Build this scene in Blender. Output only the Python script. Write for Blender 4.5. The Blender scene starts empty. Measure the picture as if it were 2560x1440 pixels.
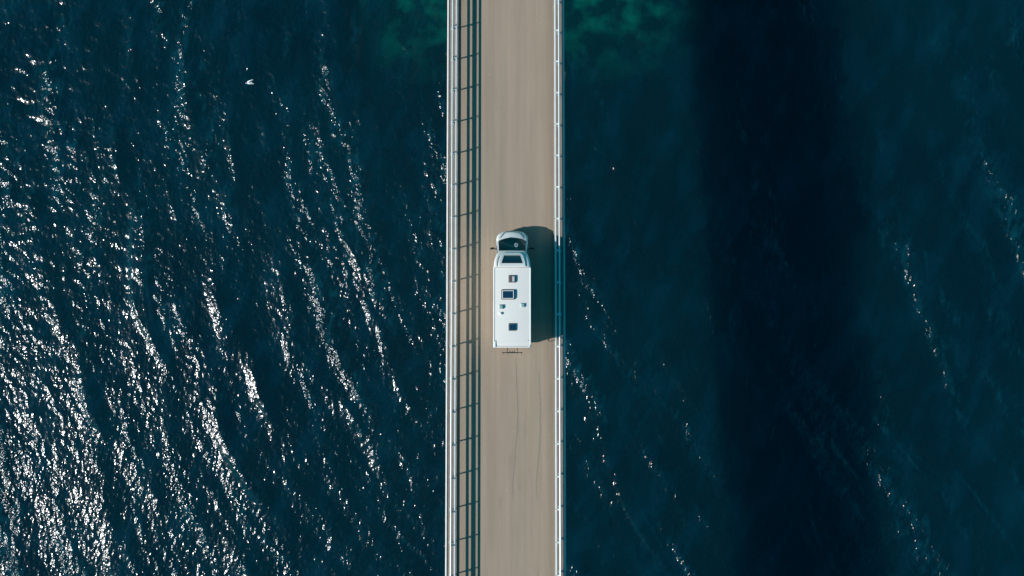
import bpy, bmesh, math, random
import numpy as np
from mathutils import Vector, Matrix
random.seed(4)
SC = bpy.context.scene
COL = SC.collection

# ------------------------------------------------------------------ camera, sky, sun
cam_d = bpy.data.cameras.new('camera'); cam = bpy.data.objects.new('camera', cam_d); COL.objects.link(cam)
cam.location = (0, 0, 52); cam.rotation_euler = (0, 0, 0)
cam_d.sensor_width = 36; cam_d.lens = 28.55; cam_d.clip_start = 0.5; cam_d.clip_end = 9000
SC.camera = cam

SUN_DIR = Vector((1.55, 0.45, -1.0)).normalized()          # the way the light travels
EL = math.asin(-SUN_DIR.z); AZ = math.atan2(-SUN_DIR.x, -SUN_DIR.y)
world = bpy.data.worlds.new('World'); SC.world = world; world.use_nodes = True
wn = world.node_tree; wn.nodes.clear()
sky = wn.nodes.new('ShaderNodeTexSky'); sky.sky_type = 'NISHITA'; sky.sun_disc = False
sky.sun_elevation = EL; sky.sun_rotation = AZ; sky.air_density = 1.0; sky.dust_density = 0.3; sky.ozone_density = 1.0
tint = wn.nodes.new('ShaderNodeMix'); tint.data_type = 'RGBA'; tint.blend_type = 'MULTIPLY'
tint.inputs['Factor'].default_value = 1.0; tint.inputs['B'].default_value = (0.03, 0.86, 0.95, 1)   # the clear teal cast of the day
bg = wn.nodes.new('ShaderNodeBackground'); bg.inputs['Strength'].default_value = 0.088
wo = wn.nodes.new('ShaderNodeOutputWorld')
wn.links.new(sky.outputs[0], tint.inputs['A']); wn.links.new(tint.outputs['Result'], bg.inputs['Color'])
wn.links.new(bg.outputs[0], wo.inputs[0])
sl = bpy.data.lights.new('sun', 'SUN'); sl.energy = 4.9; sl.angle = math.radians(0.5); sl.color = (1.0, 0.98, 0.95)
so = bpy.data.objects.new('sun', sl); COL.objects.link(so)
so.rotation_euler = SUN_DIR.to_track_quat('-Z', 'Y').to_euler(); so.location = (-60, -20, 60)
SC.view_settings.view_transform = 'Standard'; SC.view_settings.look = 'None'
SC.view_settings.exposure = 0.15; SC.view_settings.gamma = 1; SC.view_settings.use_curve_mapping = False
SC.render.engine = 'CYCLES'

# ------------------------------------------------------------------ helpers
CX = -0.40            # centre line of the bridge
SLOPE = 0.05          # the bridge climbs towards the bottom of the picture
WZ = -15.8            # water level
def dz(y): return -SLOPE * y

def material(name, col, rough=0.6, metal=0.0, var=0.0, vscale=3.0, bump=0.0, bscale=30.0, stretch=(1, 1, 1), spec=0.5, coat=0.0):
    m = bpy.data.materials.new(name); m.use_nodes = True
    nt = m.node_tree; b = nt.nodes['Principled BSDF']
    b.inputs['Roughness'].default_value = rough; b.inputs['Metallic'].default_value = metal
    b.inputs['Specular IOR Level'].default_value = spec; b.inputs['Coat Weight'].default_value = coat
    b.inputs['Base Color'].default_value = (*col, 1)
    tc = nt.nodes.new('ShaderNodeTexCoord'); mp = nt.nodes.new('ShaderNodeMapping'); mp.inputs['Scale'].default_value = stretch
    nt.links.new(tc.outputs['Object'], mp.inputs['Vector'])
    if var:
        n = nt.nodes.new('ShaderNodeTexNoise'); n.inputs['Scale'].default_value = vscale; n.inputs['Detail'].default_value = 8
        n.inputs['Roughness'].default_value = 0.65
        nt.links.new(mp.outputs[0], n.inputs['Vector'])
        r = nt.nodes.new('ShaderNodeMapRange'); r.inputs['From Min'].default_value = 0.25; r.inputs['From Max'].default_value = 0.75
        r.inputs['To Min'].default_value = 1 - var; r.inputs['To Max'].default_value = 1 + var
        nt.links.new(n.outputs['Fac'], r.inputs['Value'])
        mx = nt.nodes.new('ShaderNodeMix'); mx.data_type = 'RGBA'; mx.blend_type = 'MULTIPLY'; mx.inputs['Factor'].default_value = 1
        mx.inputs['A'].default_value = (*col, 1); nt.links.new(r.outputs[0], mx.inputs['B'])
        nt.links.new(mx.outputs['Result'], b.inputs['Base Color'])
    if bump:
        n2 = nt.nodes.new('ShaderNodeTexNoise'); n2.inputs['Scale'].default_value = bscale; n2.inputs['Detail'].default_value = 5
        nt.links.new(tc.outputs['Object'], n2.inputs['Vector'])
        bp = nt.nodes.new('ShaderNodeBump'); bp.inputs['Strength'].default_value = 0.6; bp.inputs['Distance'].default_value = bump
        nt.links.new(n2.outputs['Fac'], bp.inputs['Height']); nt.links.new(bp.outputs[0], b.inputs['Normal'])
    return m

class MB:
    """collects vertices and faces for one mesh"""
    def __init__(s): s.v = []; s.f = []
    def add(s, vs, fs):
        n = len(s.v); s.v += [tuple(v) for v in vs]; s.f += [tuple(i + n for i in f) for f in fs]; return s
    def box(s, x0, x1, y0, y1, z0, z1, c=0.0):
        if c <= 0:
            return s.add([(x, y, z) for z in (z0, z1) for y in (y0, y1) for x in (x0, x1)],
                         [(0, 2, 3, 1), (4, 5, 7, 6), (0, 1, 5, 4), (2, 6, 7, 3), (0, 4, 6, 2), (1, 3, 7, 5)])
        def ring(i, z):   # chamfered rectangle
            a0, a1, b0, b1 = x0 + i, x1 - i, y0 + i, y1 - i
            return [(a0 + c, b0, z), (a1 - c, b0, z), (a1, b0 + c, z), (a1, b1 - c, z), (a1 - c, b1, z), (a0 + c, b1, z), (a0, b1 - c, z), (a0, b0 + c, z)]
        rings = [ring(c * .6, z0), ring(0, z0 + c * .6), ring(0, z1 - c * .6), ring(c * .6, z1)]
        return s.loft(rings)
    def loft(s, rings, closed=True, caps=True):
        n = len(rings[0]); vs = [p for r in rings for p in r]; fs = []
        for i in range(len(rings) - 1):
            for j in range(n if closed else n - 1):
                k = (j + 1) % n
                fs.append((i * n + j, i * n + k, (i + 1) * n + k, (i + 1) * n + j))
        if caps:
            fs.append(tuple(reversed(range(n)))); fs.append(tuple((len(rings) - 1) * n + j for j in range(n)))
        return s.add(vs, fs)
    def tube(s, pts, r, n=10, rs=None):
        pts = [Vector(p) for p in pts]; rings = []
        for i, p in enumerate(pts):
            d = (pts[min(i + 1, len(pts) - 1)] - pts[max(i - 1, 0)]).normalized()
            up = Vector((0, 0, 1)) if abs(d.z) < .9 else Vector((1, 0, 0))
            a = d.cross(up).normalized(); b = a.cross(d).normalized(); rr = rs[i] if rs else r
            rings.append([tuple(p + a * (rr * math.cos(t)) + b * (rr * math.sin(t))) for t in [2 * math.pi * k / n for k in range(n)]])
        return s.loft(rings)
    def profile_y(s, prof, ys):
        """closed (x,z) profile run along y, following the slope of the bridge"""
        return s.loft([[(x, y, z + dz(y)) for x, z in prof] for y in ys])
    def build(s, name, m, parent=None, smooth=None):
        me = bpy.data.meshes.new(name); me.from_pydata(s.v, [], s.f); me.validate()
        bm = bmesh.new(); bm.from_mesh(me); bmesh.ops.recalc_face_normals(bm, faces=bm.faces); bm.to_mesh(me); bm.free()
        if smooth is not None:
            me.polygons.foreach_set('use_smooth', [True] * len(me.polygons))
            try: me.set_sharp_from_angle(angle=math.radians(smooth))
            except Exception: pass
        me.materials.append(m)
        o = bpy.data.objects.new(name, me); COL.objects.link(o); o.parent = parent
        return o
def empty(name, loc=(0, 0, 0), parent=None, **k):
    o = bpy.data.objects.new(name, None); COL.objects.link(o); o.location = loc; o.parent = parent
    o.empty_display_size = 0.3
    for a, b in k.items(): o[a] = b
    return o
def inst(o, parent, loc=None):
    c = o.copy(); COL.objects.link(c); c.parent = parent
    if loc is not None: c.location = loc
    return c

# ------------------------------------------------------------------ materials
def road_material():
    m = material('worn_road_surface', (0.37, 0.34, 0.30), 0.85)
    nt = m.node_tree; b = nt.nodes['Principled BSDF']; L = nt.links.new
    tc = nt.nodes.new('ShaderNodeTexCoord')
    def noise(scale, stretch, det=6, rough=.6):
        mp = nt.nodes.new('ShaderNodeMapping'); mp.inputs['Scale'].default_value = stretch
        L(tc.outputs['Object'], mp.inputs['Vector'])
        n = nt.nodes.new('ShaderNodeTexNoise'); n.inputs['Scale'].default_value = scale; n.inputs['Detail'].default_value = det
        n.inputs['Roughness'].default_value = rough
        L(mp.outputs[0], n.inputs['Vector']); return n.outputs['Fac']
    def mr(v, a, bb, c, d):
        r = nt.nodes.new('ShaderNodeMapRange'); L(v, r.inputs['Value'])
        for k, q in zip(('From Min', 'From Max', 'To Min', 'To Max'), (a, bb, c, d)): r.inputs[k].default_value = q
        return r.outputs[0]
    def mul(a, c):
        q = nt.nodes.new('ShaderNodeMath'); q.operation = 'MULTIPLY'; L(a, q.inputs[0]); L(c, q.inputs[1]); return q.outputs[0]
    streak = mr(noise(1.9, (1.6, .012, 1), 3), .32, .68, .91, 1.06)       # long lanes worn by tyres
    patch = mr(noise(.35, (1, .35, 1), 5), .3, .7, .95, 1.05)
    grit = mr(noise(26, (1, 1, 1), 3, .7), .25, .75, .90, 1.10)
    sep = nt.nodes.new('ShaderNodeSeparateXYZ'); L(tc.outputs['Object'], sep.inputs[0])
    x = sep.outputs['X']
    gut = mr(x, CX + 2.35, CX + 3.05, 1.0, .76)                          # dirt gathered along the right kerb
    gut2 = mr(x, CX - 3.05, CX - 2.4, .90, 1.0)
    lane = nt.nodes.new('ShaderNodeMath'); lane.operation = 'COMPARE'
    lane.inputs[1].default_value = 0.02; lane.inputs[2].default_value = .35; L(x, lane.inputs[0])
    f = mul(mul(mul(streak, patch), mul(grit, gut)), gut2)
    spot = nt.nodes.new('ShaderNodeTexVoronoi'); spot.inputs['Scale'].default_value = 1.0
    smp = nt.nodes.new('ShaderNodeMapping'); smp.inputs['Scale'].default_value = (1.3, .75, 1); L(tc.outputs['Object'], smp.inputs['Vector']); L(smp.outputs[0], spot.inputs['Vector'])
    sp = mr(spot.outputs['Distance'], .030, .055, 1.35, 1.0)              # pale droppings and chips
    f = mul(f, sp)
    f = mul(f, mr(noise(1.1, (1, .28, 1), 4, .6), .60, .80, 1.0, .84))   # faint oily stains
    warm = nt.nodes.new('ShaderNodeMix'); warm.data_type = 'RGBA'
    warm.inputs['A'].default_value = (.336, .248, .181, 1); warm.inputs['B'].default_value = (.320, .248, .180, 1)
    L(mr(noise(.8, (1.2, .05, 1), 3), .35, .65, 0, 1), warm.inputs['Factor'])
    mx = nt.nodes.new('ShaderNodeMix'); mx.data_type = 'RGBA'; mx.blend_type = 'MULTIPLY'; mx.inputs['Factor'].default_value = 1
    L(warm.outputs['Result'], mx.inputs['A']); L(f, mx.inputs['B']); L(mx.outputs['Result'], b.inputs['Base Color'])
    bp = nt.nodes.new('ShaderNodeBump'); bp.inputs['Distance'].default_value = .006; bp.inputs['Strength'].default_value = .5
    L(noise(60, (1, 1, 1), 3, .7), bp.inputs['Height']); L(bp.outputs[0], b.inputs['Normal'])
    return m

M = dict(
    road=road_material(),
    crack=material('crack_seal', (0.235, 0.198, 0.160), 0.8, var=.15, vscale=8),
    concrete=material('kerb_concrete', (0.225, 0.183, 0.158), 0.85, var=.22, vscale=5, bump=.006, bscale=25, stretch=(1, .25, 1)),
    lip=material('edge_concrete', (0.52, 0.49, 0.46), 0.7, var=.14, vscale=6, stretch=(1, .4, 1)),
    girder=material('girder_concrete', (0.30, 0.29, 0.27), 0.85, var=.15, vscale=.6, bump=.01, bscale=4),
    steel=material('galvanised_rail', (0.80, 0.78, 0.74), 0.38, metal=0.25, var=.06, vscale=3),
    post=material('galvanised_post', (0.42, 0.43, 0.42), 0.45, metal=0.5, var=.15, vscale=8),
    white=material('white_gelcoat', (0.78, 0.735, 0.685), 0.28, var=.02, vscale=1.5, coat=.3),
    cab=material('white_cab_paint', (0.78, 0.745, 0.70), 0.22, coat=.5, var=.01),
    trim=material('white_edge_trim', (0.86, 0.84, 0.80), 0.4),
    seam=material('grey_sealant', (0.10, 0.11, 0.11), 0.7),
    black=material('black_plastic', (0.012, 0.012, 0.013), 0.45, var=.2, vscale=12),
    grey=material('grey_plastic', (0.16, 0.165, 0.16), 0.5, var=.1, vscale=10),
    tyre=material('tyre_rubber', (0.018, 0.018, 0.018), 0.8),
    rim=material('alloy', (0.5, 0.5, 0.5), 0.3, metal=.9),
    lamp=material('clear_lamp', (0.7, 0.72, 0.74), 0.1, coat=1),
    red=material('red_lamp', (0.35, 0.01, 0.01), 0.2, coat=1),
    amber=material('amber_reflector', (0.5, 0.16, 0.01), 0.3),
    dglass=material('dark_glass', (0.006, 0.02, 0.03), 0.06, spec=.8, coat=.5),
    bluelid=material('blue_tinted_lid', (0.008, 0.035, 0.075), 0.12, spec=.7),
    smoke=material('smoked_lid', (0.10, 0.085, 0.08), 0.15, spec=.6),
    pale=material('pale_lid', (0.55, 0.50, 0.52), 0.3),
    green=material('pale_green_vent', (0.36, 0.47, 0.44), 0.4),
    seat=material('grey_fabric', (0.06, 0.07, 0.07), 0.9, var=.2, vscale=15),
    dash=material('dashboard', (0.07, 0.085, 0.085), 0.6, var=.3, vscale=6),
    paper=material('sticker', (0.75, 0.78, 0.78), 0.6),
    feather=material('white_feather', (0.78, 0.80, 0.80), 0.7),
    wingtip=material('grey_feather', (0.30, 0.32, 0.34), 0.7),
    beak=material('yellow_beak', (0.6, 0.35, 0.04), 0.5),
)
gl = bpy.data.materials.new('windscreen_glass'); gl.use_nodes = True
nt = gl.node_tree; nt.nodes.clear()
o_ = nt.nodes.new('ShaderNodeOutputMaterial'); mix_ = nt.nodes.new('ShaderNodeMixShader')
tr_ = nt.nodes.new('ShaderNodeBsdfTransparent'); tr_.inputs[0].default_value = (.16, .50, .50, 1)
gs_ = nt.nodes.new('ShaderNodeBsdfGlossy'); gs_.inputs['Roughness'].default_value = .03
fr_ = nt.nodes.new('ShaderNodeFresnel'); fr_.inputs['IOR'].default_value = 1.5
nt.links.new(fr_.outputs[0], mix_.inputs[0]); nt.links.new(tr_.outputs[0], mix_.inputs[1]); nt.links.new(gs_.outputs[0], mix_.inputs[2])
nt.links.new(mix_.outputs[0], o_.inputs[0]); M['glass'] = gl

# ------------------------------------------------------------------ water
def water_material():
    m = bpy.data.materials.new('sea_water'); m.use_nodes = True
    nt = m.node_tree; L = nt.links.new; b = nt.nodes['Principled BSDF']
    geo = nt.nodes.new('ShaderNodeTexCoord'); P = geo.outputs['Object']
    def noise(scale, stretch=(1, 1, 1), det=4, rough=.55, rot=0, dist=0):
        mp = nt.nodes.new('ShaderNodeMapping'); mp.inputs['Scale'].default_value = stretch; mp.inputs['Rotation'].default_value = (0, 0, rot)
        # rotate first, then stretch
        mp2 = nt.nodes.new('ShaderNodeMapping'); mp2.inputs['Scale'].default_value = stretch
        mp.inputs['Scale'].default_value = (1, 1, 1)
        L(P, mp.inputs['Vector']); L(mp.outputs[0], mp2.inputs['Vector'])
        n = nt.nodes.new('ShaderNodeTexNoise'); n.inputs['Scale'].default_value = scale; n.inputs['Detail'].default_value = det
        n.inputs['Roughness'].default_value = rough; n.inputs['Distortion'].default_value = dist
        L(mp2.outputs[0], n.inputs['Vector']); return n.outputs['Fac']
    def mr(v, a, bb, c, d, smooth=False):
        r = nt.nodes.new('ShaderNodeMapRange'); L(v, r.inputs['Value'])
        if smooth: r.interpolation_type = 'SMOOTHSTEP'
        for k, q in zip(('From Min', 'From Max', 'To Min', 'To Max'), (a, bb, c, d)): r.inputs[k].default_value = q
        return r.outputs[0]
    def mt(op, a, c):
        q = nt.nodes.new('ShaderNodeMath'); q.operation = op
        for i, v in enumerate((a, c)):
            if isinstance(v, (int, float)): q.inputs[i].default_value = v
            else: L(v, q.inputs[i])
        return q.outputs[0]
    def mixc(f, a, c):
        q = nt.nodes.new('ShaderNodeMix'); q.data_type = 'RGBA'; L(f, q.inputs['Factor'])
        for k, v in (('A', a), ('B', c)):
            if isinstance(v, tuple): q.inputs[k].default_value = (*v, 1)
            else: L(v, q.inputs[k])
        return q.outputs['Result']
    deep = mixc(mr(noise(.06, det=3), .38, .62, 0, 1), WATER['a'], WATER['b'])
    deep = mixc(mr(noise(.45, (1, .45, 1), 6, .6, rot=.35), .47, .72, 0, .8), deep, WATER['c'])
    at = nt.nodes.new('ShaderNodeAttribute'); at.attribute_name = 'chop'
    crest = mt('MULTIPLY', mr(at.outputs['Fac'], .75, 1.7, 0, 1), mr(noise(1.5, (1.3, .5, 1), 5, .65, rot=.3), .47, .70, 0, .8))
    deep = mixc(crest, deep, WATER['d'])
    # rocky shallows covered in weed, near the top of the picture
    sep = nt.nodes.new('ShaderNodeSeparateXYZ'); L(P, sep.inputs[0]); X = sep.outputs['X']; Y = sep.outputs['Y']
    near_y = mr(Y, 16.0, 25.0, 0, 1, True)
    ax = mt('ABSOLUTE', mt('SUBTRACT', X, 1.5), 0)
    near_x = mr(ax, 8.5, 15.5, 1, 0, True)
    sh = mt('MULTIPLY', near_y, near_x)
    weed = mr(noise(.42, (1, 1, 1), 5, .5, dist=.12), .45, .66, 0, 1)
    sh2 = mt('MULTIPLY', sh, mt('ADD', mt('MULTIPLY', weed, .9), .10))
    colr = mixc(sh2, deep, WATER['green'])
    L(colr, b.inputs['Base Color'])
    b.inputs['IOR'].default_value = 1.333; b.inputs['Roughness'].default_value = WATER['rough']
    b.inputs['Specular IOR Level'].default_value = .5
    b.subsurface_method = 'BURLEY'
    b.inputs['Subsurface Weight'].default_value = 1.0
    b.inputs['Subsurface Radius'].default_value = (1, 1, 1); b.inputs['Subsurface Scale'].default_value = WATER['sss']
    # fine chop too small for the mesh; its strength comes in wind streaks
    f1 = noise(WATER['fs'], (1.25, .8, 1), 2.0, .5, rot=.12, dist=.15)
    h = mt('MULTIPLY', f1, at.outputs['Fac'])
    bp = nt.nodes.new('ShaderNodeBump'); bp.inputs['Strength'].default_value = 1; bp.inputs['Distance'].default_value = WATER['fd']
    L(h, bp.inputs['Height']); L(bp.outputs[0], b.inputs['Normal'])
    return m
WATER = dict(a=(.0005, .0122, .0198), b=(.0007, .0158, .0236), c=(.001, .0255, .042), green=(.001, .095, .070), d=(.003, .050, .072),
             rough=.17, sss=14.0, fs=2.6, fd=.13)

def field(n, L, seed, kmin, kmax, p, theta=None, spread=None):
    """periodic random field on an n x n tile of side L metres; unit slope variance along its main direction"""
    rng = np.random.default_rng(seed)
    k1 = 2 * np.pi * np.fft.fftfreq(n, L / n); kx, ky = np.meshgrid(k1, k1, indexing='ij')
    k = np.hypot(kx, ky) + 1e-9
    amp = np.where((k > kmin) & (k < kmax), k ** (-p), 0)
    if theta is not None:
        c = (kx * math.cos(theta) + ky * math.sin(theta)) / k
        amp = amp * np.abs(c) ** spread
    z = (rng.normal(size=(n, n)) + 1j * rng.normal(size=(n, n))) * amp
    h = np.fft.ifft2(z).real
    gx = np.gradient(h, L / n, axis=0); gy = np.gradient(h, L / n, axis=1)
    return h / math.sqrt((gx ** 2 + gy ** 2).mean())

def build_water():
    n, L = 1024, 102.4
    dx = L / n
    T = 2 * np.pi
    swell = field(n, L, 11, T / 13, T / 3.5, 2.0, theta=0, spread=10)
    crest = field(n, L, 21, T / 4.5, T / 1.1, 2.2, theta=0, spread=9)
    band = field(n, L, 14, T / 26, T / 2.4, 1.5, theta=0, spread=14); band /= band.std()
    band2 = field(n, L, 16, T / 6, T / .9, 1.4, theta=0, spread=7); band2 /= band2.std()
    gust = field(n, L, 15, T / 60, T / 9, 2.0); gust /= gust.std()
    chop = field(n, L, 12, T / 2.4, T / 0.7, 2.2, theta=0.15, spread=1.0)
    rid = field(n, L, 41, T / 9, T / 2.6, 1.2, theta=0, spread=11); rid /= rid.std()
    cross = field(n, L, 31, T / 3.4, T / 0.7, 1.7, theta=1.35, spread=1.8)
    small = field(n, L, 13, T / 1.15, T / 0.42, 1.3, theta=0.1, spread=.6)
    def at(F, X, Y):        # periodic bilinear lookup
        u = (X / dx) % n; v = (Y / dx) % n
        i0 = np.floor(u).astype(int) % n; j0 = np.floor(v).astype(int) % n; fu = u - np.floor(u); fv = v - np.floor(v)
        i1 = (i0 + 1) % n; j1 = (j0 + 1) % n
        return (F[i0, j0] * (1 - fu) + F[i1, j0] * fu) * (1 - fv) + (F[i0, j1] * (1 - fu) + F[i1, j1] * fu) * fv
    # fine lines inside, ever wider lines out to the horizon
    def lines(inner, step):
        a = list(np.arange(0, inner, step)); s = step
        while a[-1] < 3000: s *= 1.35; a.append(a[-1] + s)
        a = np.array(a); return np.concatenate([-a[:0:-1], a])
    xs = lines(46.5, dx); ys = lines(27.5, dx)
    X, Y = np.meshgrid(xs, ys, indexing='ij')
    # wave trains run almost straight down at the left and lean over to the right further on
    ss = np.clip((X + 46) / 55, 0, 1); ss = ss * ss * (3 - 2 * ss)
    lean = .12 + .30 * ss + .0055 * np.clip(-Y, -30, 30)
    U = X + lean * Y + .35 * np.sin(Y / 3.7 + X / 9) + .2 * np.sin(Y / 1.9 + 1.3 + X / 5)
    B1, B2, G1 = at(band, U, Y), at(band2, U, Y), at(gust, X, Y)
    wob = np.clip(.34 * np.exp(.62 * B1 + .55 * B2 + .35 * G1), 0, 2.6)
    left = np.clip((-X - 16) / 24, 0, 1) ** 1.5           # choppier, crossing seas towards the left
    wob = wob * (1 + .25 * left)
    lee = 1 - .38 * np.clip((X - 2) / 6, 0, 1) - .12 * np.clip((X - 16) / 10, 0, 1)             # calmer in the lee of the bridge
    R1 = at(rid, U, Y); ridge = np.exp(1.0 * np.clip(R1 - 1.1, -4, 1.3))
    H = .04 * at(swell, U, Y) + .108 * ridge * lee + .12 * left * at(cross, X, Y) * np.clip((Y + 22) / 24, .1, 1) + .07 * lee * at(crest, U, Y) * (.35 + .8 * wob) + .07 * at(chop, X, Y) * (.55 + .5 * wob) + .125 * at(small, X, Y) * (.50 + .62 * wob * lee ** .5)
    A = .52 + .78 * wob * lee ** .5 + .18 * left
    fade = np.clip((52 - np.abs(X)) / 5, 0, 1) * np.clip((33 - np.abs(Y)) / 5, 0, 1)
    Z = H * fade
    nx, ny = X.shape
    co = np.stack([X, Y, Z], -1).reshape(-1, 3).astype(np.float32)
    idx = np.arange(nx * ny).reshape(nx, ny)
    q = np.stack([idx[:-1, :-1], idx[1:, :-1], idx[1:, 1:], idx[:-1, 1:]], -1).reshape(-1, 4)
    me = bpy.data.meshes.new('water')
    me.vertices.add(len(co)); me.vertices.foreach_set('co', co.ravel())
    me.loops.add(q.size); me.loops.foreach_set('vertex_index', q.ravel().astype(np.int32))
    me.polygons.add(len(q)); me.polygons.foreach_set('loop_start', np.arange(0, q.size, 4, dtype=np.int32))
    me.polygons.foreach_set('loop_total', np.full(len(q), 4, np.int32))
    me.update(calc_edges=True)
    me.polygons.foreach_set('use_smooth', [True] * len(q))
    ca = me.attributes.new('chop', 'FLOAT', 'POINT')
    ca.data.foreach_set('value', (A * fade + .5 * (1 - fade)).ravel().astype(np.float32))
    me.materials.append(water_material())
    o = bpy.data.objects.new('water', me); COL.objects.link(o); o.location = (0, 0, WZ); o['kind'] = 'structure'
    return o
build_water()

# ------------------------------------------------------------------ bridge
YS = [y for y in np.linspace(-140, 140, 29)]
bridge = empty('road_bridge', (CX, 0, 0), label='narrow single lane concrete bridge running straight across dark teal sea', category='bridge')
def bpart(name, prof, m, ys=YS, smooth=None):
    return MB().profile_y(prof, ys).build(name, m, bridge, smooth)
bpart('deck_slab', [(-3.74, -.30), (3.74, -.30), (3.74, -.008), (-3.74, -.008)], M['girder'])
bpart('box_girder', [(-2.2, -3.7), (2.2, -3.7), (2.55, -.55), (3.5, -.303), (-3.5, -.303), (-2.55, -.55)], M['girder'])
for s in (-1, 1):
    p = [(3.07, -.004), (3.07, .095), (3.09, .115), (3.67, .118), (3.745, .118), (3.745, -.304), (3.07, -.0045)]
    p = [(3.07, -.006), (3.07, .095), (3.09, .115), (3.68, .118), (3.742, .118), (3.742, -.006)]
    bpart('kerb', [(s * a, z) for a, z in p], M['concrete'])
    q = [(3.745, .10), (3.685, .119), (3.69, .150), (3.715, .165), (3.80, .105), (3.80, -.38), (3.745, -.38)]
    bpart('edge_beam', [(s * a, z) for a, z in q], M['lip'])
for y in (-52, 52):
    MB().box(-1.6, 1.6, y - .9, y + .9, WZ - 6, dz(y) - 3.65, .25).build('pier', M['girder'], bridge)

rd = MB().profile_y([(CX - 3.068, -.006), (CX + 3.068, -.006), (CX + 3.068, .0), (CX - 3.068, .0)], YS).build('road', M['road']); rd['kind'] = 'structure'
def px2(x, y):
    """deck point seen at a pixel of the full size photograph"""
    d = 52.0
    for _ in range(5):
        Y = (720 - y) * d / 2030.; d = 52 + SLOPE * Y
    return ((x - 1280) * d / 2030., Y)
def strip(pts, w, name):
    P = [px2(*p) for p in pts]; top = []
    N = []
    for i in range(len(P) - 1):     # finer, slightly wandering line
        for t in np.linspace(0, 1, 10, endpoint=False): N.append((P[i][0] * (1 - t) + P[i + 1][0] * t + random.gauss(0, .006), P[i][1] * (1 - t) + P[i + 1][1] * t))
    N.append(P[-1])
    vs = []; n = len(N)
    for i, (x, y) in enumerate(N):
        ww = w * (.35 + .65 * math.sin(math.pi * min(1, max(0, i / (n - 1)))) ** .5) * random.uniform(.7, 1.25)
        vs += [(x - ww / 2, y, dz(y) + .0042), (x + ww / 2, y, dz(y) + .0042)]
    return MB().add(vs, [(2 * i, 2 * i + 1, 2 * i + 3, 2 * i + 2) for i in range(n - 1)]).build(name, M['crack'], rd)
strip([(1289, 895), (1292, 960), (1294.5, 1030), (1292, 1090), (1287, 1150), (1281, 1212), (1284, 1250)], .055, 'crack_line')
strip([(1347, 930), (1350, 1000), (1351, 1070), (1347, 1140), (1340, 1210), (1343, 1250)], .06, 'crack_line')

# ------------------------------------------------------------------ railings
def railing(side, y0, sp, label):
    r = empty('bridge_railing', (CX + side * 3.38, 0, .118), label=label, category='railing', group='railings along the two edges of the bridge')
    x = lambda a: side * (a - 3.38)
    ys = np.linspace(-60, 60, 25); z0 = -.118
    def circ(a, h, rad, n=12): return [(x(a) + rad * math.cos(t), h + z0 + rad * math.sin(t)) for t in [2 * math.pi * k / n for k in range(n)]]
    def rbox(a, h, w, t, c=.012):
        X, H = x(a), h + z0
        return [(X - w / 2 + c, H - t / 2), (X + w / 2 - c, H - t / 2), (X + w / 2, H - t / 2 + c), (X + w / 2, H + t / 2 - c),
                (X + w / 2 - c, H + t / 2), (X - w / 2 + c, H + t / 2), (X - w / 2, H + t / 2 - c), (X - w / 2, H - t / 2 + c)]
    MB().profile_y(circ(3.385, 1.075, .046), ys).build('top_rail', M['steel'], r, 40)
    MB().profile_y(rbox(3.165, .71, .085, .15), ys).build('middle_rail', M['steel'], r)
    MB().profile_y(rbox(3.165, .465, .08, .085), ys).build('lower_rail', M['steel'], r)
    # one post with its base plate, brackets and joint sleeve; the others are copies
    m = MB()
    m.loft([[(x(3.43) - .045, -.035, 0), (x(3.43) + .045, -.035, 0), (x(3.43) + .045, .035, 0), (x(3.43) - .045, .035, 0)],
            [(x(3.40) - .04, -.032, .5), (x(3.40) + .04, -.032, .5), (x(3.40) + .04, .032, .5), (x(3.40) - .04, .032, .5)],
            [(x(3.385) - .028, -.03, .93), (x(3.385) + .028, -.03, .93), (x(3.385) + .028, .03, .93), (x(3.385) - .028, .03, .93)]])
    post = m.build('post', M['post'], r)
    base = MB().box(x(3.44) - .12, x(3.44) + .12, -.1, .1, .002, .02, .006).build('base_plate', M['post'], post)
    xa, xb = sorted((x(3.218), x(3.385)))
    br = MB().box(xa, xb, -.05, .05, .535, .68, .01)
    lb = MB().box(xa, xb, -.025, .025, .34, .375, .005).build('lower_bracket', M['post'], post)
    br = br.build('upper_bracket', M['steel'] if side > 0 else M['post'], post)
    xc = x(3.165)
    sl_ = MB().box(xc - .046, xc + .046, -.02, .02, .513, .671, .008).build('joint_sleeve', M['post'], post)
    first = True; k0 = -29
    for k in range(k0, 30):
        y = y0 + sp * k
        if abs(y) > 59.5: continue
        if first:
            post.location = (0, y, dz(y)); first = False; continue
        p = inst(post, r, (0, y, dz(y)))
        for c in (base, br, lb, sl_): inst(c, p)
        if side < 0 and k == -1:    # post carrying the round reflector
            d = MB().tube([(x(3.20) , .0, .47), (x(3.165) , .0, .47)], .11, 16).build('reflector', M['amber'], p, 40)
    return r
railing(-1, -1.643, 2.052, 'white metal railing along the left edge, throwing a ladder shaped shadow onto the road')
railing(1, -1.66, 2.02, 'white metal railing along the right edge, crossed by the shadow of the motorhome')

# ------------------------------------------------------------------ motorhome
van = empty('motorhome', (0.01, 0, .001), label='white motorhome with roof hatches driving along the bridge, bike rack at its rear', category='motorhome')
van.rotation_euler = (-math.atan(SLOPE), 0, 0)
def rrect(x0, x1, z0, z1, r, n=5, y=0):
    pts = []
    for cx, cz, a0 in ((x1 - r, z1 - r, 0), (x0 + r, z1 - r, 90), (x0 + r, z0 + r, 180), (x1 - r, z0 + r, 270)):
        for i in range(n + 1):
            a = math.radians(a0 + 90 * i / n); pts.append((cx + r * math.cos(a), y, cz + r * math.sin(a)))
    return pts
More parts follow.
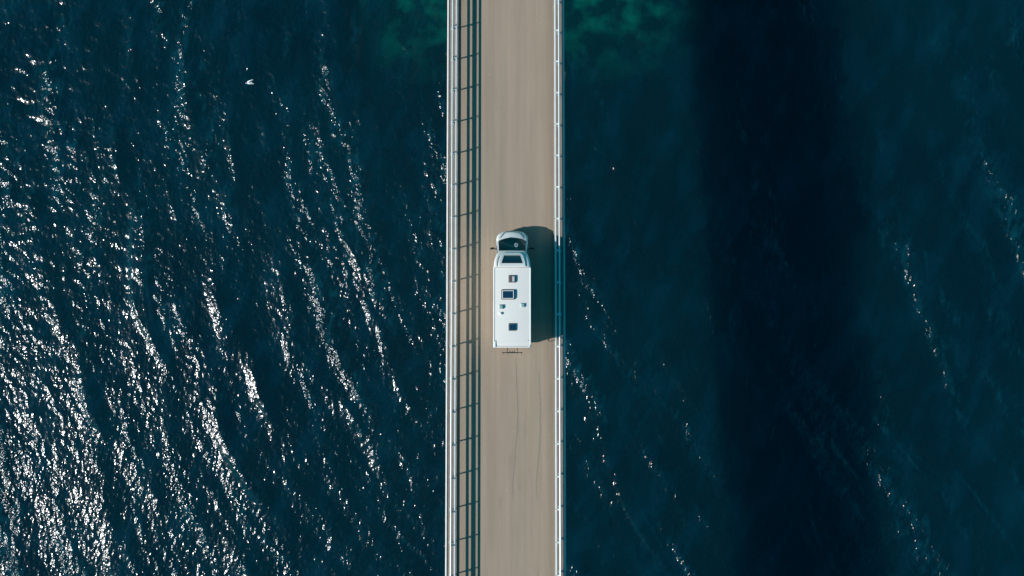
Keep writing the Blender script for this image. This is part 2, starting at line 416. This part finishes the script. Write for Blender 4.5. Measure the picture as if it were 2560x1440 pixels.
# living box
W = 1.145
secs = [(-3.615, W - .10, .52, 2.76, .10), (-3.60, W - .05, .46, 2.81, .10), (-3.55, W, .42, 2.85, .09), (-3.3, W, .38, 2.87, .07),
        (0.0, W, .38, 2.87, .07), (1.272, W, .38, 2.87, .07)]
MB().loft([rrect(-w, w, a, b_, r, y=y) for y, w, a, b_, r in secs]).build('body', M['white'], van, 35)
# roof edge trims, front seam, rear corner mouldings
for s in (-1, 1):
    MB().box(*sorted((s * (W - .075), s * (W - .022))), -3.42, 1.20, 2.868, 2.892, .008).build('roof_edge_trim', M['trim'], van)
MB().box(-W + .08, W - .08, 1.245, 1.262, 2.8715, 2.8745).build('roof_seam', M['seam'], van)
MB().box(-.97, -.955, -3.52, -3.18, 2.866, 2.880).box(-1.06, -.955, -3.185, -3.172, 2.872, 2.886).box(-.955, .94, -3.532, -3.515, 2.858, 2.870)\
    .box(.96, 1.06, -3.185, -3.172, 2.872, 2.886).build('rear_roof_seam', M['seam'], van)
MB().box(-W + .01, -.985, -3.60, -3.22, 2.70, 2.895, .03).build('corner_moulding', M['trim'], van)
# streamlined nose over the cab
nose = []
for t in np.linspace(0, 1, 11):
    y = 1.274 + t * 1.02
    w = 1.125 - .30 * t ** 2.2 - (.07 * max(0, t - .85) / .15)
    top = 2.865 - .66 * t ** 1.6; bot = 1.95 + .07 * t
    top = max(top, bot + .10)
    nose.append(rrect(-w, w, bot, top, min(.16, (top - bot) * .45), y=y))
MB().loft(nose).build('overcab_nose', M['white'], van, 35)
def nose_top(y): t = (y - 1.274) / 1.02; return 2.865 - .66 * max(t, 0) ** 1.6
# skylight: raised frame with a tinted pane
def trap(y0, y1, w0, w1, lift, thick, inset=None, n=6):
    """slab following the nose between y0 (wide) and y1 (narrow)"""
    rings = []
    for i in range(n + 1):
        t = i / n; y = y0 + (y1 - y0) * t; w = w0 + (w1 - w0) * t ** 1.3; z = nose_top(y) + lift
        rings.append([(-w, y, z - thick), (w, y, z - thick), (w, y, z), (w * .97, y, z + .02), (-w * .97, y, z + .02), (-w, y, z)])
    return MB().loft(rings)
fr = trap(1.30, 1.50, .83, .79, .045, .15)
fr.add(*(lambda m: (m.v, m.f))(trap(1.99, 2.16, .66, .50, .05, .12)))
for s in (-1, 1):
    rings = []
    for i in range(7):
        t = i / 6; y = 1.50 + .49 * t; o = .79 - .13 * t; inn = .655 - .155 * t; z = nose_top(y)
        a, b2 = sorted((s * o, s * inn))
        rings.append([(a, y, z - .1), (b2, y, z - .1), (b2, y, z + .065), (a, y, z + .065)])
    fr.loft(rings)
sky_f = fr.build('skylight', M['cab'], van)
trap(1.502, 1.988, .655, .50, -.002, .02).build('pane', M['dglass'], sky_f)
for s in (-1, 1):   # dark grooves beside the skylight
    rings = []
    for i in range(7):
        t = i / 6; y = 1.31 + .62 * t; c = s * (.90 - .02 * t - .10 * t ** 3); z = nose_top(y)
        rings.append([(c - .028, y, z - .05), (c + .028, y, z - .05), (c + .028, y, z + .003), (c - .028, y, z + .003)])
    if s < 0: MB().loft(rings).build('nose_groove', M['seam'], van)
# cab lower body
cabs = []
for y, w, a, b_, r in [(1.15, 1.0, .34, 1.36, .12), (2.3, 1.0, .34, 1.33, .14), (2.75, 1.0, .34, 1.27, .15), (3.0, .995, .34, 1.19, .16), (3.15, .97, .34, 1.12, .16),
                       (3.28, .92, .34, 1.05, .17), (3.40, .84, .35, .98, .17), (3.49, .73, .36, .91, .17), (3.55, .60, .38, .84, .15), (3.585, .46, .42, .76, .12)]:
    cabs.append(rrect(-w, w, a, b_, r, y=y))
MB().loft(cabs).build('cab', M['cab'], van, 40)
# bonnet panel, bumper, grille, lamps
bon = []
for i in range(8):
    t = i / 7; y = 3.02 + t * .47; w = .80 - .36 * t; z = 1.195 - .245 * t ** 1.1 - .02 * (t > .99)
    bon.append([(u * w, y + .03 * (1 - u * u), z + .035 * (1 - u * u) - (.10 if abs(u) == 1 else 0)) for u in (-1, -.97, -.6, -.2, .2, .6, .97, 1)])
bm_ = MB(); bm_.loft(bon, closed=False, caps=False); bm_.build('bonnet', M['cab'], van, 50)
bs = MB()
for s in (-1, 1):
    bs.tube([(s * (.845 - .015), 3.02, 1.15), (s * .72, 3.20, 1.105), (s * .60, 3.36, 1.035), (s * .47, 3.50, .945)], .016, 6)
bs.tube([(-.47, 3.50, .945), (0, 3.545, .955), (.47, 3.50, .945)], .016, 6)
bs.build('bonnet_gap', M['seam'], van)
bump = []
for zz, g in ((.34, -.03), (.40, .02), (.56, .03), (.62, 0)):
    bump.append([(math.sin(a) * (1.0 + g * .4) if abs(math.sin(a)) < 1 else 1, 2.9 + .715 * abs(math.cos(a)) ** .62 + g, zz) for a in np.linspace(-1.5, 1.5, 25)])
bb = MB().loft(bump, closed=False, caps=False); bb.build('front_bumper', M['trim'], van, 50)
MB().box(-.38, .38, 3.575, 3.60, .64, .74, .01).build('grille', M['black'], van)
for s in (-1, 1):
    hl = MB().tube([(s * .52, 3.53, .82), (s * .66, 3.47, .86), (s * .80, 3.37, .93)], .05, 8, rs=[.05, .065, .04]).build('headlight', M['lamp'], van, 60)
# windscreen shell with opening and the glass in it
def ws(u, v, off=0):
    x = u * (.935 - .055 * v); y = 3.18 - .90 * v - .24 * u * u * (1 - .55 * v); z = 1.17 + .83 * v
    return (x, y + off * .7, z + off * .7)
def patch(u0, u1, v0, v1, nu, nv, off, hole=None):
    m = MB(); U = np.linspace(u0, u1, nu + 1); V = np.linspace(v0, v1, nv + 1)
    vs = [ws(u, v, off) for v in V for u in U]; fs = []
    for j in range(nv):
        for i in range(nu):
            uc, vc = (U[i] + U[i + 1]) / 2, (V[j] + V[j + 1]) / 2
            if hole and hole[0] < uc < hole[1] and hole[2] < vc < hole[3]: continue
            a = j * (nu + 1) + i; fs.append((a, a + 1, a + nu + 2, a + nu + 1))
    return m.add(vs, fs)
patch(-1, 1, -.08, 1.04, 50, 28, 0, (-.92, .92, .03, .96)).build('windscreen_frame', M['cab'], van, 60)
wsg = patch(-.93, .93, .02, .97, 24, 12, .008).build('windscreen', M['glass'], van, 60)
MB().add([ws(u, v, .02) for u, v in ((.17, .50), (.42, .48), (.34, .24))], [])  # (layout note only)
stk = MB(); tri = [(.14, .46), (.40, .44), (.34, .68), (.22, .70)]
c0 = (.275, .56)
outer = [ws(c0[0] + .13 * math.cos(a), c0[1] + .15 * math.sin(a), .014) for a in np.linspace(0, 2 * math.pi, 12, endpoint=False)]
inner = [ws(c0[0] + .065 * math.cos(a), c0[1] + .07 * math.sin(a), .014) for a in np.linspace(0, 2 * math.pi, 12, endpoint=False)]
stk.add(outer + inner, [(i, (i + 1) % 12, 12 + (i + 1) % 12, 12 + i) for i in range(12)]).build('sticker', M['paper'], wsg)
wp = MB(); wp.tube([ws(-.05, .0, .03), ws(-.62, .10, .025)], .010, 5); wp.tube([ws(.75, .0, .03), ws(.12, .12, .025)], .010, 5)
wp.build('wiper', M['black'], van)
MB().loft([[ws(u, v, -.004) for u in np.linspace(-.92, .92, 15)] for v in (-.09, .035)], closed=False, caps=False).build('scuttle_panel', M['black'], van, 60)
# side shells of the cab with door glass
for s in (-1, 1):
    q = MB(); pts = [ws(s, -.08), ws(s, 1.04), (s * .885, 1.25, 2.05), (s * 1.0 * .985, 1.25, 1.28), (s * .985, 2.88, 1.22)]
    q.add(pts, [(0, 1, 2, 3, 4)]); q.build('cab_side', M['cab'], van)
    a = [(s * (.975), 2.72, 1.36), (s * (.92), 2.20, 1.90), (s * .92, 1.45, 1.90), (s * .975, 1.45, 1.36)]
    MB().add([(x + s * .012, y, z) for x, y, z in a] + [(x - s * .0, y, z) for x, y, z in a],
             [(0, 1, 2, 3), (0, 4, 5, 1), (1, 5, 6, 2), (2, 6, 7, 3), (3, 7, 4, 0)]).build('side_window', M['dglass'], van)
    d = MB().box(*sorted((s * .985, s * 1.006)), 1.42, 2.70, .50, 1.24, .01).build('cab_door', M['cab'], van)
    MB().box(*sorted((s * 1.006, s * 1.03)), 1.5, 1.68, 1.05, 1.09, .008).build('door_handle', M['black'], d)
    # mirrors
    mr_ = MB().tube([(s * .97, 2.40, 1.42), (s * 1.08, 2.45, 1.47), (s * 1.17, 2.50, 1.50)], .03, 8, rs=[.028, .026, .03]).build('mirror', M['black'], van, 60)
    rings = []
    for t, rw in ((0, .05), (.3, .075), (.7, .07), (1, .035)):
        xx = s * (1.13 + .24 * t); yy = 2.50 - .03 * t - .02
        rings.append([(xx, yy + rw * .9, 1.36), (xx, yy + rw, 1.52), (xx, yy + rw * .5, 1.62), (xx, yy - rw * .8, 1.62), (xx, yy - rw, 1.5), (xx, yy - rw * .8, 1.36)])
    MB().loft(rings).build('mirror_housing', M['black'], mr_, 40)
# interior
MB().loft([[(-.86, y, z - .25), (.86, y, z - .25), (.86, y, z), (0, y, z + .03), (-.86, y, z)] for y, z in ((2.45, 1.12), (2.6, 1.22), (2.8, 1.20), (2.92, 1.10))]).build('dashboard', M['dash'], van)
for s in (-1, 1):
    MB().box(s * .45 - .24, s * .45 + .24, 1.75, 2.25, 1.0 - .15, 1.02, .05).box(s * .45 - .23, s * .45 + .23, 1.6, 1.76, .95, 1.68, .05)\
        .box(s * .45 - .13, s * .45 + .13, 1.63, 1.73, 1.70, 1.9, .04).build('seat', M['seat'], van)
MB().tube([(-.45 + .19 * math.cos(a), 2.38 + .08 * math.sin(a), 1.22 + .16 * math.sin(a)) for a in np.linspace(0, 2 * math.pi, 17)], .014, 6).build('steering_wheel', M['black'], van, 60)

# roof fittings (centre pixel and size on the photograph)
def rp(x, y, h=2.9): return ((x - 1280) * (52 - h) / 2030. - .01, (720 - y) * (52 - h) / 2030. / 1.0)
R0 = 2.868
def frame_ring(m, x0, x1, y0, y1, w, z0, z1):
    m.box(x0, x1, y0, y0 + w, z0, z1, .006); m.box(x0, x1, y1 - w, y1, z0, z1, .006)
    m.box(x0, x0 + w, y0 + w, y1 - w, z0, z1); m.box(x1 - w, x1, y0 + w, y1 - w, z0, z1); return m
def hatch(cx, cy, w, d, name, lid, frame, hgt=.10, label=None, border=None, lidframe=None):
    x, y = rp(cx, cy); h = MB()
    h.box(x - w / 2, x + w / 2, y - d / 2, y + d / 2, R0 - .01, R0 + hgt * .55, .018)
    h.box(x - w / 2 + .02, x + w / 2 - .02, y - d / 2 + .02, y + d / 2 - .02, R0 + hgt * .5, R0 + hgt * .85, .012)
    o = h.build(name, frame, van)
    if label: o['label'] = label
    i = .055
    z = R0 + hgt * .85
    l = MB().box(x - w / 2 + i, x + w / 2 - i, y - d / 2 + i, y + d / 2 - i, z - .005, z + .03, .02).build('lid', lid, o)
    if border:
        frame_ring(MB(), x - w / 2 + i - .004, x + w / 2 - i + .004, y - d / 2 + i - .004, y + d / 2 - i + .004, .035, z + .012, z + .036).build('lid_border', border, o)
    return o
h1 = hatch(1280, 697.5, .44, .45, 'roof_hatch', M['smoke'], M['grey'], .11, 'roof hatch with smoked lid half covered by a pale blind')
x, y = rp(1280, 697.5)
MB().box(x + .015, x + .15, y - .15, y + .15, R0 + .1243, R0 + .132, .002).build('blind', M['pale'], h1)
hatch(1270, 736.5, .80, .60, 'roof_hatch', M['bluelid'], M['black'], .12, 'large roof hatch with dark frame and white bordered blue lid', border=M['trim'])
hatch(1280, 818, .44, .45, 'roof_hatch', M['bluelid'], M['grey'], .11, 'square roof hatch with dark blue lid near the rear')
for cx, cy, sx, sy, hh, mm in ((1252.5, 767.5, .25, .26, .12, M['green']), (1306.5, 763.5, .24, .25, .10, M['green']), (1251.5, 784, .15, .16, .11, M['trim'])):
    x, y = rp(cx, cy); m = MB()
    m.loft([[(x - a, y - b, z), (x + a, y - b, z), (x + a, y + b, z), (x - a, y + b, z)] for a, b, z in
            ((sx / 2, sy / 2, R0 - .005), (sx / 2, sy / 2, R0 + .03), (sx / 2 - .02, sy / 2 - .02, R0 + .04), (sx / 2 - .02, sy / 2 - .02, R0 + hh - .02), (sx / 2 - .04, sy / 2 - .04, R0 + hh))])
    v_ = m.build('roof_vent', mm, van)
    if sx > .2:
        for k in range(3):
            yy = y - sy / 2 + .07 + k * .055
            MB().box(x - sx / 2 + .06, x + sx / 2 - .06, yy, yy + .015, R0 + hh - .003, R0 + hh + .006).build('louvre', M['grey'], v_)
# sides: windows, door, skirts
for s, wins in ((-1, [(-3.0, -1.9), (-.9, .1)]), (1, [(-3.0, -2.2), (.2, .9)])):
    for y0, y1 in wins:
        w_ = MB().box(*sorted((s * (W - .01), s * (W + .018))), y0, y1, 1.55, 2.2, .02).build('window', M['black'], van)
        MB().box(*sorted((s * (W + .012), s * (W + .026))), y0 + .05, y1 - .05, 1.6, 2.15, .01).build('pane', M['dglass'], w_)
dr = MB().box(W - .01, W + .012, -.75, -.08, .55, 2.45, .015).build('living_area_door', M['white'], van)
MB().box(W + .011, W + .02, -.6, -.23, 1.6, 2.1, .01).build('pane', M['dglass'], dr)
MB().box(W + .012, W + .03, -.72, -.66, 1.35, 1.47, .005).build('door_handle', M['black'], dr)
MB().box(-.45, .45, -3.635, -3.60, 1.7, 2.25, .015).build('rear_window', M['dglass'], van)
MB().box(-1.06, 1.06, -3.66, -3.50, .36, .60, .05).build('rear_bumper', M['white'], van)
for s in (-1, 1):
    MB().box(s * .98 - .06, s * .98 + .06, -3.64, -3.585, .95, 1.5, .02).build('tail_light', M['red'], van)
# wheels
def wheel(s, y):
    X0, X1 = s * .80, s * 1.0
    w = MB().tube([(X0, y, .345), (X0 + s * .02, y, .345), (X1 - s * .02, y, .345), (X1, y, .345)], .34, 28, rs=[.31, .34, .34, .31]).build('wheel', M['tyre'], van, 40)
    MB().tube([(X1 - s * .01, y, .345), (X1 + s * .006, y, .345)], .2, 20).build('rim', M['rim'], w, 40)
    MB().tube([(X1, y, .345), (X1 + s * .02, y, .345)], .05, 10).build('hub_cap', M['grey'], w, 40)
    return w
for s in (-1, 1):
    wheel(s, 2.72); wheel(s, -1.35)
# bicycle rack on the back
def rq(x, y, h): return ((x - 1280) * (52 - h) / 2030. - .01, (720 - y) * (52 - h) / 2030.)
XL, YR = rq(1255, 880.8, 1.9); XR = rq(1306, 880.8, 1.9)[0]
rack = MB().box(XL, XR, YR - .025, YR + .02, 1.88, 1.915, .008).build('bike_rack', M['black'], van)
for px in (1268.3, 1293.6):
    X = rq(px, 869, 1.9)[0]; Y1 = rq(px, 881, 1.35)[1]
    MB().tube([(X, -3.55, 2.30), (X, Y1 + .06, 2.26), (X, Y1, 2.18), (X, Y1, 1.32), (X, Y1 + .06, 1.26), (X, -3.58, 1.25)], .019, 8).build('rack_arm', M['black'], rack, 50)
for k, (z, yo) in enumerate(((1.90, 0),)):
    for e in (XL + .07, XR - .07):
        MB().box(e - .012, e + .012, YR - .15, YR, z - .02, z, .004).build('strap', M['black'], rack)
for px, d_ in ((1275.2, .17), (1281, .12), (1286, .16)):
    X = rq(px, 880, 1.95)[0]
    MB().tube([(X, YR - .02, 1.90), (X, YR + .03, 1.98), (X, YR + d_, 1.99)], .022, 8, rs=[.03, .024, .012]).build('clamp', M['black'], rack, 50)
MB().box(rq(1268, 0, 1.9)[0], rq(1293, 0, 1.9)[0], YR - .045, YR - .028, 1.88, 1.95, .005).build('rack_bar', M['grey'], rack)

# the van stands on a slope: keep its height axis plumb
for o in [c for c in van.children_recursive if c.type == 'MESH']:
    co = np.empty(len(o.data.vertices) * 3, np.float32); o.data.vertices.foreach_get('co', co); co = co.reshape(-1, 3)
    co[:, 1] -= .048 * co[:, 2]; o.data.vertices.foreach_set('co', co.ravel()); o.data.update()

# ------------------------------------------------------------------ seabird
bird = empty('seabird', (-21.25, 16.55, -13.5), label='small white seabird with swept wings flying low over the water at left', category='bird')
bird.rotation_euler = (math.radians(12), 0, math.radians(8))
def bird_mesh():
    """body, head, tail and wings as one surface lofted by hand"""
    m = MB()
    prof = [(-.235, .008, .03), (-.215, .024, .034), (-.18, .030, .032), (-.145, .026, .022), (-.09, .036, .012), (0, .040, 0), (.10, .030, -.004), (.18, .024, -.006), (.24, .034, -.006), (.285, .038, -.006)]
    rings = []
    for i, (x, r, z) in enumerate(prof):
        fl = 1.0 if x < .12 else max(.15, 1 - (x - .12) * 6)
        rings.append([(x, r * math.cos(a), z + r * .9 * fl * math.sin(a)) for a in [2 * math.pi * k / 12 for k in range(12)]])
    m.loft(rings)
    for s in (-1, 1):
        tip = .175 if s > 0 else .125
        st = [(.02, -.10, .14, 0.01, .018), (.08, -.10, .12, .035, .016), (tip * .8, .00, .17, .07, .012), (tip, .16, .12, .085, .009), (tip + .02, .30, .07, .08, .006), (tip + .025, .42, .012, .07, .002)]
        rings = []
        for yy, x0, ch, z, th in st:
            rings.append([(x0, s * yy, z), (x0 + ch * .3, s * yy, z + th), (x0 + ch, s * yy + s * -.035, z), (x0 + ch * .3, s * yy, z - th * .6)])
        m.loft(rings)
    return m
body = bird_mesh().build('body', M['feather'], bird, 60)
MB().tube([(-.225, 0, .03), (-.27, 0, .022)], .01, 8, rs=[.012, .003]).build('beak', M['beak'], bird)
